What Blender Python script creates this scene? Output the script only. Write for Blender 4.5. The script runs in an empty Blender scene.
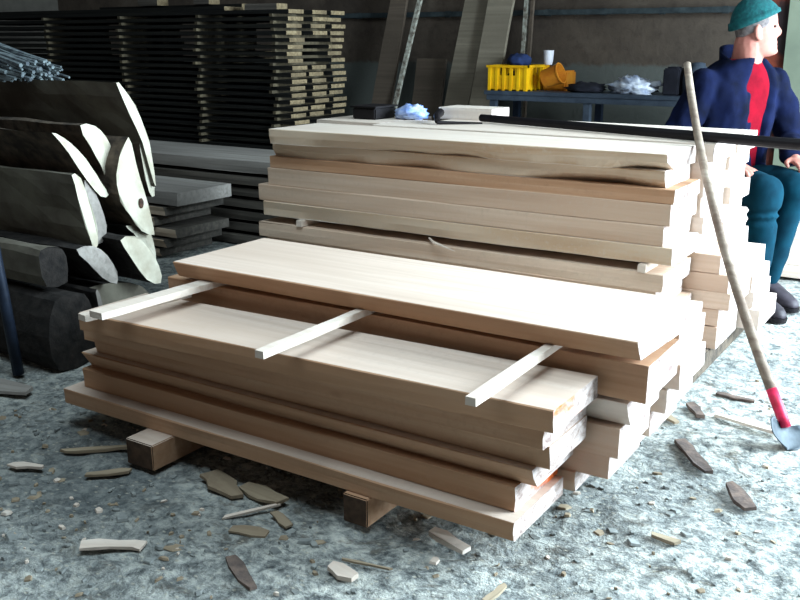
import bpy, bmesh, math, random
from mathutils import Vector, Matrix, noise
S = bpy.context.scene
COL = S.collection
PI = math.pi
rnd = random.Random(11)

# ---------------------------------------------------------------- camera
cam = bpy.data.objects.new('camera', bpy.data.cameras.new('camera'))
COL.objects.link(cam); S.camera = cam
cam.location = (0, 0, 1.2)
cam.rotation_euler = (math.radians(90) - math.atan(260/930), 0, math.radians(32.8))
cam.data.sensor_width = 36; cam.data.lens = 36*930/800
cam.data.clip_start = 0.05; cam.data.clip_end = 200

# ---------------------------------------------------------------- world, light, exposure
W = bpy.data.worlds.new('sky'); S.world = W; W.use_nodes = True
bg = W.node_tree.nodes['Background']
bg.inputs['Color'].default_value = (1.0, 0.92, 0.84, 1)
bg.inputs['Strength'].default_value = 0.11
def area(name, loc, target, sx, sy, power, color):
    l = bpy.data.lights.new(name, 'AREA'); l.shape = 'RECTANGLE'; l.size = sx; l.size_y = sy
    l.energy = power; l.color = color
    o = bpy.data.objects.new(name, l); COL.objects.link(o)
    o.location = loc
    o.rotation_euler = (Vector(target)-Vector(loc)).to_track_quat('-Z', 'Y').to_euler()
    return o
# daylight through the big open gate in the right wall
area('gate_daylight', (1.9, 4.4, 1.5), (-0.3, 3.9, 0.3), 2.8, 2.6, 980, (0.74, 0.91, 1.0))
# unseen roof light, added to brighten board tops and ledges of the front stack
area('roof_daylight', (-1.1, 1.45, 3.9), (-1.2, 1.8, 0), 2.4, 1.8, 125, (0.74, 0.92, 1.0))
S.view_settings.view_transform = 'Standard'; S.view_settings.look = 'None'
S.view_settings.gamma = 1; S.view_settings.use_curve_mapping = False
S.view_settings.exposure = 0.0

# ---------------------------------------------------------------- helpers
def srgb(r, g, b):
    f = lambda c: (c/255/12.92 if c/255 <= .04045 else ((c/255+.055)/1.055)**2.4)
    return (f(r), f(g), f(b), 1)

class NT:
    def __init__(s, name):
        s.m = bpy.data.materials.new(name); s.m.use_nodes = True
        s.t = s.m.node_tree; s.n = s.t.nodes
        s.bsdf = s.n['Principled BSDF']; s.bsdf.inputs['Roughness'].default_value = .8
        s.bsdf.inputs['Specular IOR Level'].default_value = .3
    def link(s, a, b): s.t.links.new(a, b)
    def coord(s, scale=(1, 1, 1), perobj=True):
        tc = s.n.new('ShaderNodeTexCoord'); mp = s.n.new('ShaderNodeMapping')
        mp.inputs['Scale'].default_value = scale
        src = tc.outputs['Object']
        if perobj:
            oi = s.n.new('ShaderNodeObjectInfo'); v = s.n.new('ShaderNodeVectorMath'); v.operation = 'ADD'
            w = s.n.new('ShaderNodeVectorMath'); w.operation = 'SCALE'; w.inputs['Scale'].default_value = 7.3
            s.link(oi.outputs['Location'], w.inputs[0])
            s.link(src, v.inputs[0]); s.link(w.outputs[0], v.inputs[1]); src = v.outputs[0]
        s.link(src, mp.inputs['Vector']); return mp.outputs['Vector']
    def noise(s, vec, scale=5, detail=4, rough=.5, dist=0):
        n = s.n.new('ShaderNodeTexNoise'); n.inputs['Scale'].default_value = scale
        n.inputs['Detail'].default_value = detail; n.inputs['Roughness'].default_value = rough
        n.inputs['Distortion'].default_value = dist
        s.link(vec, n.inputs['Vector']); return n.outputs['Fac']
    def ramp(s, fac, stops):
        r = s.n.new('ShaderNodeValToRGB'); e = r.color_ramp.elements
        while len(e) < len(stops): e.new(.5)
        for el, (p, c) in zip(e, stops): el.position = p; el.color = c
        s.link(fac, r.inputs['Fac']); return r.outputs['Color']
    def mix(s, fac, a, b, mode='MIX'):
        m = s.n.new('ShaderNodeMix'); m.data_type = 'RGBA'; m.blend_type = mode
        for sock, v in ((m.inputs['Factor'], fac), (m.inputs['A'], a), (m.inputs['B'], b)):
            pass
        fs = m.inputs[0]; A = m.inputs[6]; B = m.inputs[7]
        for sock, v in ((fs, fac), (A, a), (B, b)):
            if isinstance(v, (int, float, tuple)): sock.default_value = v
            else: s.link(v, sock)
        return m.outputs[2]
    def base(s, c):
        if isinstance(c, tuple): s.bsdf.inputs['Base Color'].default_value = c
        else: s.link(c, s.bsdf.inputs['Base Color'])
    def bump(s, h, strength=.3, dist=.01):
        b = s.n.new('ShaderNodeBump'); b.inputs['Strength'].default_value = strength
        b.inputs['Distance'].default_value = dist
        s.link(h, b.inputs['Height']); s.link(b.outputs[0], s.bsdf.inputs['Normal'])

BW = [(0.0, (0, 0, 0, 1)), (1.0, (1, 1, 1, 1))]
def wood(name, c1, c2, c3, grain=26, knots=True, rough=.75):
    t = NT(name)
    g = t.noise(t.coord((.8, grain, grain)), 1.6, 5, .55, .4)
    col = t.ramp(g, [(.25, c2), (.5, c1), (.75, c3)])
    b = t.noise(t.coord((.7, 3, 3)), 1.2, 3)
    col = t.mix(t.ramp(b, [(.35, (0, 0, 0, 1)), (.75, (1, 1, 1, 1))]), col, c2)
    fine = t.noise(t.coord((6, 6, 6)), 9, 5, .65)
    dk = tuple(x*.86 for x in c1[:3])+(1,)
    col = t.mix(t.ramp(fine, [(.5, (0, 0, 0, 1)), (.8, (1, 1, 1, 1))]), col, dk)
    if knots:
        v = t.n.new('ShaderNodeTexVoronoi'); v.inputs['Scale'].default_value = 1.0
        t.link(t.coord((1.7, 4.2, 4.2)), v.inputs['Vector'])
        k = t.ramp(v.outputs['Distance'], [(.025, (1, 1, 1, 1)), (.07, (0, 0, 0, 1))])
        col = t.mix(k, col, srgb(150, 108, 82))
    t.base(col); t.bsdf.inputs['Roughness'].default_value = rough
    t.bump(t.noise(t.coord((3, 60, 60)), 2, 3), .15, .003)
    return t.m
def plain(name, c, c2=None, sc=8, rough=.8, metal=0, bump=0, spec=.3):
    t = NT(name); c2 = c2 or tuple(x*.75 for x in c[:3])+(1,)
    n = t.noise(t.coord(), sc, 5, .6)
    t.base(t.ramp(n, [(.35, c2), (.65, c)]))
    t.bsdf.inputs['Roughness'].default_value = rough; t.bsdf.inputs['Metallic'].default_value = metal
    t.bsdf.inputs['Specular IOR Level'].default_value = spec
    if bump: t.bump(n, bump, .01)
    return t.m

M = {}
M['wood'] = wood('fresh_sawn_wood', srgb(208, 184, 164), srgb(190, 160, 138), srgb(218, 198, 180))
M['woodwarm'] = wood('warm_sawn_wood', srgb(192, 152, 122), srgb(172, 130, 98), srgb(202, 168, 140))
M['woodpale'] = wood('pale_sawn_wood', srgb(220, 206, 194), srgb(204, 186, 172), srgb(230, 220, 210), knots=False)
def endwood(name, paint=None):
    t = NT(name)
    n = t.noise(t.coord((14, 9, 16)), 2.6, 5, .7, .6)
    col = t.ramp(n, [(.30, srgb(120, 100, 96)), (.46, srgb(168, 152, 146)), (.62, srgb(204, 192, 190))])
    if paint:
        k = t.noise(t.coord((9, 7, 12)), 1.1, 3)
        col = t.mix(t.ramp(k, [(.50, (0, 0, 0, 1)), (.62, (1, 1, 1, 1))]), col, paint)
    t.base(col); t.bump(t.noise(t.coord((4, 30, 160)), 2, 3), .35, .006)
    t.bsdf.inputs['Roughness'].default_value = .9
    return t.m
M['dust'] = wood('sawdust_covered_board_face', srgb(210, 190, 176), srgb(192, 170, 154), srgb(220, 204, 192), knots=False, rough=.95)  # sawdust tone for top faces, paler to stand in for light from above
M['end'] = endwood('sawn_board_end')
M['endpaint'] = endwood('sawn_board_end_with_orange_mark', srgb(226, 110, 50))
M['wane'] = wood('waney_edge_wood', srgb(216, 198, 178), srgb(190, 158, 128), srgb(226, 212, 196), grain=12)
M['oldwood'] = wood('grey_weathered_wood', srgb(96, 90, 84), srgb(62, 58, 54), srgb(126, 118, 108), knots=False)
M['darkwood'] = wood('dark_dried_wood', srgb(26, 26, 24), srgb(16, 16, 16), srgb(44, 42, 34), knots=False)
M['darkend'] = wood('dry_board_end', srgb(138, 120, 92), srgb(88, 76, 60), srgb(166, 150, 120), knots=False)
M['slabwood'] = wood('bluish_grey_slab', srgb(160, 154, 148), srgb(122, 116, 112), srgb(180, 174, 168), knots=False)
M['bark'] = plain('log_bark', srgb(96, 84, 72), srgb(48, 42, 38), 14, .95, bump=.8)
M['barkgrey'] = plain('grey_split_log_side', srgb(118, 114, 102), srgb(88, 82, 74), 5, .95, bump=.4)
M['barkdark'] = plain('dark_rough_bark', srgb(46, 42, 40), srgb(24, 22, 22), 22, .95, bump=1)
M['logend'] = plain('pale_sawn_log_end', srgb(206, 202, 186), srgb(180, 172, 154), 12, .9)
M['blacksteel'] = plain('dark_steel', srgb(26, 22, 26), srgb(18, 15, 18), 20, .55, .3)
M['bluesteel'] = plain('dark_blue_steel', srgb(38, 48, 66), srgb(26, 34, 48), 20, .5, .3)
M['greysteel'] = plain('blue_grey_painted_steel', srgb(76, 86, 100), srgb(58, 67, 80), 14, .5, .2)
M['rail'] = plain('galvanised_rail', srgb(72, 82, 86), srgb(50, 58, 62), 14, .5, .3)
M['grey_panel'] = plain('grey_green_painted_panel', srgb(112, 120, 104), srgb(98, 106, 92), 3, .8)

# floor : grey earth strewn with trodden sawdust
t = NT('dusty_earth_floor')
a = t.noise(t.coord((1, 1, 1), False), 1.1, 4, .6)
b = t.noise(t.coord((1, 1, 1), False), 26, 6, .72)
c = t.noise(t.coord((1, 1, 1), False), 9, 5, .7, .8)
col = t.ramp(b, [(.32, srgb(72, 76, 77)), (.45, srgb(150, 154, 152)), (.58, srgb(200, 202, 196)), (.72, srgb(228, 226, 216))])
col = t.mix(t.ramp(c, [(.56, (0, 0, 0, 1)), (.66, (.8, .8, .8, 1))]), col, srgb(100, 92, 80))
col = t.mix(t.ramp(a, [(.42, (0, 0, 0, 1)), (.66, (.7, .7, .7, 1))]), col, srgb(92, 99, 102))
e = t.noise(t.coord((1, 1.3, 1), False), 17, 6, .75, 1.2)
col = t.mix(t.ramp(e, [(.50, (0, 0, 0, 1)), (.62, (.6, .6, .6, 1))]), col, srgb(60, 66, 70))
v = t.n.new('ShaderNodeTexVoronoi'); v.inputs['Scale'].default_value = 34
t.link(t.coord((1, 1.6, 1), False), v.inputs['Vector'])
col = t.mix(t.ramp(v.outputs['Distance'], [(.12, (.7, .7, .7, 1)), (.24, (0, 0, 0, 1))]), col, srgb(186, 182, 168))
t.base(col); t.bsdf.inputs['Roughness'].default_value = .95
mm = t.n.new('ShaderNodeMath'); mm.operation = 'ADD'; t.link(b, mm.inputs[0]); t.link(c, mm.inputs[1])
t.bump(mm.outputs[0], .9, .025)
M['floor'] = t.m

t = NT('stained_plaster_wall')
n1 = t.noise(t.coord((1, 1, 1), False), 1.3, 6, .65); n2 = t.noise(t.coord((1, 1, 1), False), 9, 6, .7)
col = t.ramp(n1, [(.3, srgb(58, 50, 45)), (.55, srgb(84, 73, 64)), (.75, srgb(104, 94, 84))])
col = t.mix(t.ramp(n2, [(.5, (0, 0, 0, 1)), (.75, (.8, .8, .8, 1))]), col, srgb(56, 46, 41))
tc = t.n.new('ShaderNodeTexCoord'); sx = t.n.new('ShaderNodeSeparateXYZ'); t.link(tc.outputs['Object'], sx.inputs[0])
ad = t.n.new('ShaderNodeMath'); ad.operation = 'MULTIPLY_ADD'; ad.inputs[1].default_value = .12
t.link(n2, ad.inputs[0]); t.link(sx.outputs['Z'], ad.inputs[2])
mr = t.n.new('ShaderNodeMapRange'); mr.inputs['From Min'].default_value = 1.06; mr.inputs['From Max'].default_value = 1.09
mr.inputs['To Min'].default_value = 1; mr.inputs['To Max'].default_value = 0
t.link(ad.outputs[0], mr.inputs['Value'])
col = t.mix(mr.outputs['Result'], col, srgb(86, 88, 84))
t.base(col); t.bump(n2, .4, .02); M['wall'] = t.m
M['shedwall'] = plain('shed_wall_boards', srgb(92, 88, 82), srgb(66, 62, 58), 3, .9)
M['roof'] = plain('dark_roof_sheet', srgb(70, 70, 70), srgb(50, 50, 50), 3, .9)

def finish(o, label=None, cat=None, group=None, kind=None):
    if label: o['label'] = label
    if cat: o['category'] = cat
    if group: o['group'] = group
    if kind: o['kind'] = kind
    return o
def link_mesh(name, verts, faces, mats, fm=None, parent=None, smooth=False, center=False):
    me = bpy.data.meshes.new(name)
    off = Vector((0, 0, 0))
    if center:
        lo = [min(v[i] for v in verts) for i in range(3)]; hi = [max(v[i] for v in verts) for i in range(3)]
        off = Vector(((lo[0]+hi[0])/2, (lo[1]+hi[1])/2, lo[2]))
        verts = [tuple(Vector(v)-off) for v in verts]
    me.from_pydata([tuple(v) for v in verts], [], faces)
    for m in (mats if isinstance(mats, (list, tuple)) else [mats]): me.materials.append(m)
    if fm:
        for p, i in zip(me.polygons, fm): p.material_index = i
    bm = bmesh.new(); bm.from_mesh(me); bmesh.ops.recalc_face_normals(bm, faces=bm.faces); bm.to_mesh(me); bm.free()
    if smooth:
        for p in me.polygons: p.use_smooth = True
    o = bpy.data.objects.new(name, me); COL.objects.link(o); o.location = off
    if parent: o.parent = parent
    return o
def bm_obj(name, bm, mats, parent=None, smooth=False, center=False):
    vs = [v.co.copy() for v in bm.verts]; bm.verts.index_update()
    fs = [[v.index for v in f.verts] for f in bm.faces]; fm = [f.material_index for f in bm.faces]
    bm.free()
    return link_mesh(name, vs, fs, mats, fm, parent, smooth, center)
def add_box(bm, lo, hi, bevel=0.0, rot=None, mi=0):
    lo = Vector(lo); hi = Vector(hi); c = (lo+hi)/2; d = hi-lo
    r = bmesh.ops.create_cube(bm, size=1)
    vs = r['verts']
    for v in vs: v.co = Vector((v.co.x*d.x, v.co.y*d.y, v.co.z*d.z))
    if bevel:
        es = list({e for v in vs for e in v.link_edges})
        rr = bmesh.ops.bevel(bm, geom=es, offset=bevel, segments=2, affect='EDGES')
        vs = list({v for f in rr['faces'] for v in f.verts} | {v for v in vs if v.is_valid})
    for v in vs:
        if rot is not None: v.co = rot @ v.co
        v.co += c
    if mi:
        for f in {f for v in vs for f in v.link_faces}: f.material_index = mi
    return vs
def add_tube(bm, pts, rad, n=12, cap=True):
    pts = [Vector(p) for p in pts]
    if not isinstance(rad, (list, tuple)): rad = [rad]*len(pts)
    rings = []
    up = Vector((0, 0, 1))
    for i, p in enumerate(pts):
        d = (pts[min(i+1, len(pts)-1)]-pts[max(i-1, 0)]).normalized()
        a = d.cross(up)
        if a.length < 1e-3: a = d.cross(Vector((0, 1, 0)))
        a.normalize(); b = d.cross(a).normalized()
        rings.append([bm.verts.new(p+(a*math.cos(2*PI*k/n)+b*math.sin(2*PI*k/n))*rad[i]) for k in range(n)])
    for r0, r1 in zip(rings, rings[1:]):
        for k in range(n): bm.faces.new((r0[k], r0[(k+1) % n], r1[(k+1) % n], r1[k]))
    if cap: bm.faces.new(rings[0]); bm.faces.new(rings[-1][::-1])
def add_ellipsoid(bm, c, r, seg=20, rings=12, rot=None):
    res = bmesh.ops.create_uvsphere(bm, u_segments=seg, v_segments=rings, radius=1)
    for v in res['verts']:
        p = Vector((v.co.x*r[0], v.co.y*r[1], v.co.z*r[2]))
        if rot is not None: p = rot @ p
        v.co = p+Vector(c)
    return res['verts']
def empty(name, loc, rz=0):
    o = bpy.data.objects.new(name, None); COL.objects.link(o); o.location = loc; o.rotation_euler = (0, 0, rz)
    o.empty_display_size = .1; return o
def box_thing(name, lo, hi, m, bevel=.003, rot=None, parent=None):
    bm = bmesh.new(); add_box(bm, lo, hi, bevel, rot); return bm_obj(name, bm, m, parent, center=parent is None)

# a sawn board: sections along X, own edges slightly wandering, two end faces
def board(name, x0, x1, y0, y1, z0, z1, mat='wood', end='end', dtop=0.0, dbot=0.0, yl=0.0, zl=0.0, zr=0.0, bow=0.0,
          wane=0.0, wmode='bot', seed=0, jit=.0022, n=30, endskew=0.0, label=None, cat='board', group=None, parent=None, back=0.0, lit_dusty=False):
    """dtop/dbot: setback of the front face at its top/bottom; yl: y shift at the left end; zl: z shift at the left end"""
    V = []; F = []; FM = []
    T = z1-z0
    rr = random.Random(seed)
    for i in range(n+1):
        s = i/n; x = x0+(x1-x0)*s
        dy = yl*(1-s) + back*s; dz = zl*(1-s)+zr*s + bow*math.sin(PI*s)
        q = lambda k: noise.noise(Vector((x*2.3+seed*3.1, k*5.7, seed*1.7)))*jit*2
        w = wane*(.5+.9*noise.noise(Vector((x*2.6+seed*9, 1.5, seed)))+.45*noise.noise(Vector((x*7+seed, 3.5, seed)))) if wane else 0
        w = max(w, 0)
        wb = w if wmode == 'bot' else 0; wt = w if wmode == 'top' else 0
        c = .0025
        prof = [(y0+dbot+wb+c, z0), (y0+dbot+wb, z0+c+ (0 if not wb else 0)),
                (y0+dbot*.45+dtop*.55+.25*wb+.2*wt, z0+T*.5), (y0+dtop+wt, z1-c-wt*.25), (y0+dtop+wt+c, z1-wt*.12),
                (y0+(y1-y0)*.35, z1), (y1-c, z1), (y1, z1-c), (y1, z0+c), (y1-c, z0)]
        for k, (y, z) in enumerate(prof):
            xe = x
            if i == 0: xe += endskew*0 + .004*noise.noise(Vector((y*30, z*40, seed)))
            if i == n: xe += endskew*(y-y0) + .004*noise.noise(Vector((y*30, z*40, seed+5)))
            V.append((xe, y+dy+(q(k) if k < 5 else 0), z+dz+(0 if k in (0, 9) or True else 0)))
    m = 10
    for i in range(n):
        for k in range(m):
            F.append((i*m+k, (i+1)*m+k, (i+1)*m+(k+1) % m, i*m+(k+1) % m))
            FM.append(2 if (wane and k in (1, 2, 3)) else (3 if lit_dusty and k in (4, 5) else 0))  # top faces take the paler slot, overhead light put into their colour
    F.append(tuple(range(m))); FM.append(1); F.append(tuple(n*m+k for k in range(m))[::-1]); FM.append(1)
    o = link_mesh(name, V, F, [M[mat], M[end], M['wane'], M['dust']], FM, parent, center=parent is None)
    if label: finish(o, label, cat, group)
    return o

# ---------------------------------------------------------------- the shed (large structure)
def fbm(x, y):
    return noise.noise(Vector((x*3, y*3, 0)))*.5+noise.noise(Vector((x*9, y*9, 4)))*.3+noise.noise(Vector((x*24, y*24, 8)))*.2
V = []; F = []
def axis(a, b, fa, fb, fine, coarse):
    r = []; x = a
    while x < b-1e-6:
        r.append(x); x += fine if fa <= x < fb else coarse
    r.append(b); return r
xs = axis(-9, 1.9, -3.4, .2, .018, .2); ys = axis(-1.5, 7.1, .9, 4.0, .018, .2)
for y in ys:
    for x in xs:
        V.append((x, y, min(-.002, -.012+.026*fbm(x, y))))
nx = len(xs)
for j in range(len(ys)-1):
    for i in range(nx-1): F.append((j*nx+i, j*nx+i+1, (j+1)*nx+i+1, (j+1)*nx+i))
fl = link_mesh('floor', V, F, M['floor'], smooth=True); fl['kind'] = 'structure'
def struct(name, lo, hi, m):
    o = box_thing(name, lo, hi, m, 0); o['kind'] = 'structure'; return o
bmw = bmesh.new(); add_box(bmw, (-9, 7.0, -.05), (1.9, 7.15, 4.0))
o = bm_obj('wall_back', bmw, M['wall']); o['kind'] = 'structure'
struct('wall_left', (-9.15, -1.5, -.05), (-9, 7.15, 4.0), M['shedwall'])
bmr = bmesh.new()
add_box(bmr, (1.95, -1.5, -.05), (2.1, 3.0, 4.0)); add_box(bmr, (1.95, 6.0, -.05), (2.1, 7.15, 4.0)); add_box(bmr, (1.95, 3.0, 3.1), (2.1, 6.0, 4.0))
o = bm_obj('wall_right', bmr, M['shedwall']); o['kind'] = 'structure'
bmr = bmesh.new()
add_box(bmr, (-9.15, -1.5, 4.0), (-2.4, 7.15, 4.1)); add_box(bmr, (.2, -1.5, 4.0), (2.1, 7.15, 4.1))
add_box(bmr, (-2.4, -1.5, 4.0), (.2, .3, 4.1)); add_box(bmr, (-2.4, 2.7, 4.0), (.2, 7.15, 4.1))  # hole left in the roof for the added light
o = bm_obj('ceiling', bmr, M['roof']); o['kind'] = 'structure'
struct('wall_partition', (-1.07, 5.50, -.05), (-.1, 5.62, 4.0), M['grey_panel'])
t = NT('rusty_dark_post'); n = t.noise(t.coord((1, 1, 1)), 3.5, 4, .6)
t.base(t.ramp(n, [(.45, srgb(34, 22, 24)), (.62, srgb(120, 50, 30))])); M['rust'] = t.m
struct('trim_1', (-1.19, 5.52, -.05), (-1.075, 5.62, 4.0), M['rust'])
# rail along the back wall
bm = bmesh.new(); add_box(bm, (-6.5, 6.93, 1.385), (-1.0, 6.965, 1.425), .004)
for k in range(12): add_box(bm, (-6.3+k*.45, 6.965, 1.38), (-6.26+k*.45, 7.0, 1.43), .002)
rail = finish(bm_obj('wall_rail', bm, M['rail'], center=True), 'thin grey metal rail running along the stained back wall', 'rail')

# ---------------------------------------------------------------- front stack of thick boards
M['bearerend'] = plain('dark_bearer_end', srgb(92, 72, 58), srgb(58, 46, 38), 22, .95, bump=.4)
def bearer(x0, x1, y0, y1, h, lab, top='woodwarm'):
    bm = bmesh.new(); add_box(bm, (x0, y0, 0), (x1, y1, h), .003); bm.normal_update()
    for f in bm.faces: f.material_index = 1 if f.normal.y < -.8 else (2 if f.normal.z > .8 else 0)
    o = bm_obj('bearer', bm, [M['woodwarm'], M['bearerend'], M[top]], center=True); return finish(o, lab, 'bearer', 'bearers under the front stack')
bearer(-1.298, -1.222, 1.742, 2.56, .08, 'square wooden bearer on the floor under the middle of the front stack')
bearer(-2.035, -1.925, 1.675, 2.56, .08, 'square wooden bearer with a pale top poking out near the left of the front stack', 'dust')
g = 'thick boards of the front stack'
FX = [(-2.405, -.818), (-2.36, -.840), (-2.362, -.800), (-2.31, -.766), (-2.29, -.772), (-2.20, -.742)]
board('thick_board', -2.41, -.820, 1.755, 2.04, .08, .13, 'woodwarm', dbot=.004, seed=1, lit_dusty=True, group=g, label='lowest and most protruding thick board at the front of the front stack')
board('thick_board', -2.362, -.842, 1.800, 2.05, .13, .195, 'woodwarm', 'endpaint', dbot=.004, seed=2, group=g, label='thick board with orange-marked end, second from bottom of the front stack')
board('thick_board', -2.357, -.800, 1.80, 2.045, .195, .25, 'woodwarm', dbot=.03, dtop=-.002, seed=3, lit_dusty=True, group=g, label='thick board with a dark slanting edge, third from the bottom of the front stack')
board('thick_board', -2.315, -.766, 1.815, 2.04, .25, .31, 'woodwarm', dbot=.008, seed=4, lit_dusty=True, group=g, label='thick board fourth from the bottom at the front of the front stack')
board('thick_board', -2.30, -.772, 1.79, 2.045, .31, .365, 'woodwarm', yl=-.02, seed=5, lit_dusty=True, group=g, label='thick board directly under the top front board of the front stack')
board('thick_board', -2.24, -.742, 1.772, 2.035, .365, .42, 'woodwarm', 'endpaint', yl=-.06, seed=6, lit_dusty=True, back=0, group=g, label='top front board of the front stack, orange mark on its end, stickers across it')
g = 'thick boards in the middle row of the front stack'
board('thick_board', -2.25, -.80, 2.07, 2.32, .08, .135, 'wood', seed=11, group=g, label='bottom board of the middle row, end jutting out low at the right of front stack')
board('thick_board', -2.25, -.715, 2.075, 2.31, .135, .20, 'wood', seed=12, group=g, label='second lowest board of the middle row in the front stack, bright sawn end')
board('thick_board', -2.25, -.69, 2.065, 2.30, .20, .28, 'wood', seed=13, group=g, label='thick board third from the bottom in the middle row of the front stack')
board('thick_board', -2.25, -.672, 2.05, 2.31, .285, .355, 'woodpale', dbot=.04, seed=14, group=g, label='board with a pale top edge just under the thickest plank of the middle row')
board('thick_board', -2.22, -.628, 2.052, 2.30, .365, .46, 'woodwarm', seed=15, group=g, label='thickest plank, with a knot, right under the wide top board of front stack')
for k, (za, zb, xr) in enumerate([(.08, .15, -.76), (.155, .225, -.70), (.23, .30, -.66), (.305, .375, -.63), (.38, .46, -.64)]):
    board('thick_board', -2.25, xr, 2.34, 2.585, za, zb, 'woodpale', seed=20+k, group='thick boards in the back row of the front stack',
          label='bright sawn end of the %s board in the back row of the front stack' % ['lowest', 'second lowest', 'middle', 'second highest', 'highest'][k])
# stickers (thin spacers)
def sticker(p0, p1, w, h, m, lab, sd):
    p0 = Vector(p0); p1 = Vector(p1); d = (p1-p0).normalized(); s = d.cross(Vector((0, 0, 1))).normalized(); u = s.cross(d)
    V = []; F = []; N = 14
    for i in range(N+1):
        c = p0.lerp(p1, i/N); j = .0025
        ww = w*(1+.12*noise.noise(Vector((i*.4, sd, 0))))/2
        for a, b in ((-ww, 0), (ww, 0), (ww*.95, h), (-ww*.95, h)):
            V.append(c+s*(a+j*noise.noise(Vector((i*.6, sd, a*9))))+u*(b+(j*noise.noise(Vector((i*.7, sd+3, b*9))) if b else 0)))
    for i in range(N):
        for k in range(4): F.append((i*4+k, (i+1)*4+k, (i+1)*4+(k+1) % 4, i*4+(k+1) % 4))
    F.append((0, 1, 2, 3)); F.append(tuple(N*4+k for k in (3, 2, 1, 0)))
    return finish(link_mesh('sticker', V, F, M[m], center=True), lab, 'sticker', 'stickers on the front stack')
sticker((-2.035, 1.61, .4605), (-2.0, 2.50, .4605), .055, .019, 'woodpale', 'flat pale sticker across the left end of the front stack', 1)
sticker((-1.435, 1.60, .4605), (-1.435, 2.50, .4605), .028, .019, 'woodpale', 'bright straight sticker in the middle of the front stack, under the wide board', 2)
sticker((-.862, 1.61, .4605), (-.875, 2.50, .4605), .026, .019, 'woodpale', 'rough splintered sticker near the right end of the front stack', 3)
sticker((-2.16, 1.66, .4205), (-2.10, 2.02, .4205), .04, .018, 'woodpale', 'short flat sticker at the left corner of the front stack', 4)
board('wide_board', -2.14, -.640, 2.02, 2.44, .48, .53, 'woodwarm', 'end', dtop=-.015, dbot=.004, seed=30, lit_dusty=True, endskew=.06, cat='board', label='wide pale board lying on stickers on top of the front stack')

# ---------------------------------------------------------------- back stack
g = 'boards in the front row of the back stack'
A = [  # z0,z1,x0,x1,y0,mat,wane,mode,label
 (.775, .837, -2.635, -.928, 3.06, 'woodpale', .075, 'bot', 'thick waney topmost board in front row of the back stack'),
 (.715, .775, -2.66, -.945, 3.11, 'woodpale', .05, 'bot', 'pale rough-edged board second from the top of the back stack'),
 (.665, .715, -2.675, -.905, 3.105, 'woodwarm', 0, 'bot', 'warm brown board third from the top of the back stack'),
 (.59, .665, -2.685, -.912, 3.10, 'wood', 0, 'bot', 'smooth thick board fourth from the top of the back stack'),
 (.52, .59, -2.735, -.928, 3.095, 'wood', 0, 'bot', 'board with a small knot at its right, fifth from top of the back stack'),
 (.455, .519, -2.71, -.895, 3.09, 'woodpale', .014, 'bot', 'board above the dark gap in the back stack'),
 (.36, .424, -2.735, -.915, 3.085, 'wood', 0, 'bot', 'board just below the dark gap in the back stack'),
 (.29, .36, -2.70, -.94, 3.10, 'wood', 0, 'bot', 'board of the back stack just showing behind the wide pale board'),
 (.22, .29, -2.70, -.90, 3.10, 'wood', 0, 'bot', 'bright sawn end low in front row of back stack, fourth board from floor'),
 (.15, .22, -2.70, -.92, 3.10, 'wood', 0, 'bot', 'bright sawn end low in front row of back stack, third board from floor'),
 (.08, .15, -2.70, -.90, 3.10, 'wood', 0, 'bot', 'bright sawn end low in front row of back stack, second board from floor')]
for k, (z0, z1, x0, x1, y0, m, w, md, lab) in enumerate(A):
    board('thick_board', x0, x1, y0, 3.41, z0, z1, m, wane=w, wmode=md, seed=40+k, group=g, label=lab, jit=.003,
          bow=0, n=60 if w else 30, endskew=0)
B = [(.775, .842, -2.35, -.87), (.71, .775, -2.6, -.90), (.645, .71, -2.6, -.895), (.575, .645, -2.6, -.90), (.51, .575, -2.6, -.885), (.44, .51, -2.6, -.905),
     (.37, .44, -2.6, -.81), (.30, .37, -2.6, -.775), (.235, .30, -2.6, -.765), (.17, .235, -2.6, -.80), (.08, .165, -2.6, -.80)]
ords = ['topmost', 'second from top', 'third from top', 'fourth from top', 'fifth from top', 'sixth from top', 'seventh from top', 'eighth from top', 'ninth from top', 'tenth from top', 'lowest']
for k, (z0, z1, x0, x1) in enumerate(B):
    board('thick_board', x0, x1, 3.425, 3.74, z0, z1, 'wood' if k > 5 else 'woodpale', seed=60+k, group='boards in the middle row of the back stack',
          label='board in the middle row of the back stack, %s' % ords[k])
C_ = [(.775, .842, -2.2, -.865), (.71, .775, -2.5, -.89), (.645, .71, -2.5, -.90), (.575, .645, -2.5, -.875), (.51, .575, -2.5, -.90), (.44, .51, -2.5, -.89),
      (.37, .44, -2.5, -.86), (.30, .37, -2.5, -.785), (.235, .30, -2.5, -.76), (.17, .235, -2.5, -.75), (.08, .165, -2.5, -.72)]
for k, (z0, z1, x0, x1) in enumerate(C_):
    board('thick_board', x0, x1, 3.755, 4.07, z0, z1, 'woodpale', seed=80+k, group='boards in the back row of the back stack',
          label='bright sawn end in the back row of the back stack, %s' % ords[k])
for k, x in enumerate((-2.35, -1.75, -.87)):
    bm = bmesh.new(); add_box(bm, (x-.05, 3.12, 0), (x+.05, 4.05, .08), .004)
    finish(bm_obj('bearer', bm, M['bark'], center=True), ['dark wooden bearer under the left end of the back stack', 'dark wooden bearer under the middle of the back stack', 'dark wooden bearer under the right end of the back stack'][k], 'bearer', 'bearers under the back stack')
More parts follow.
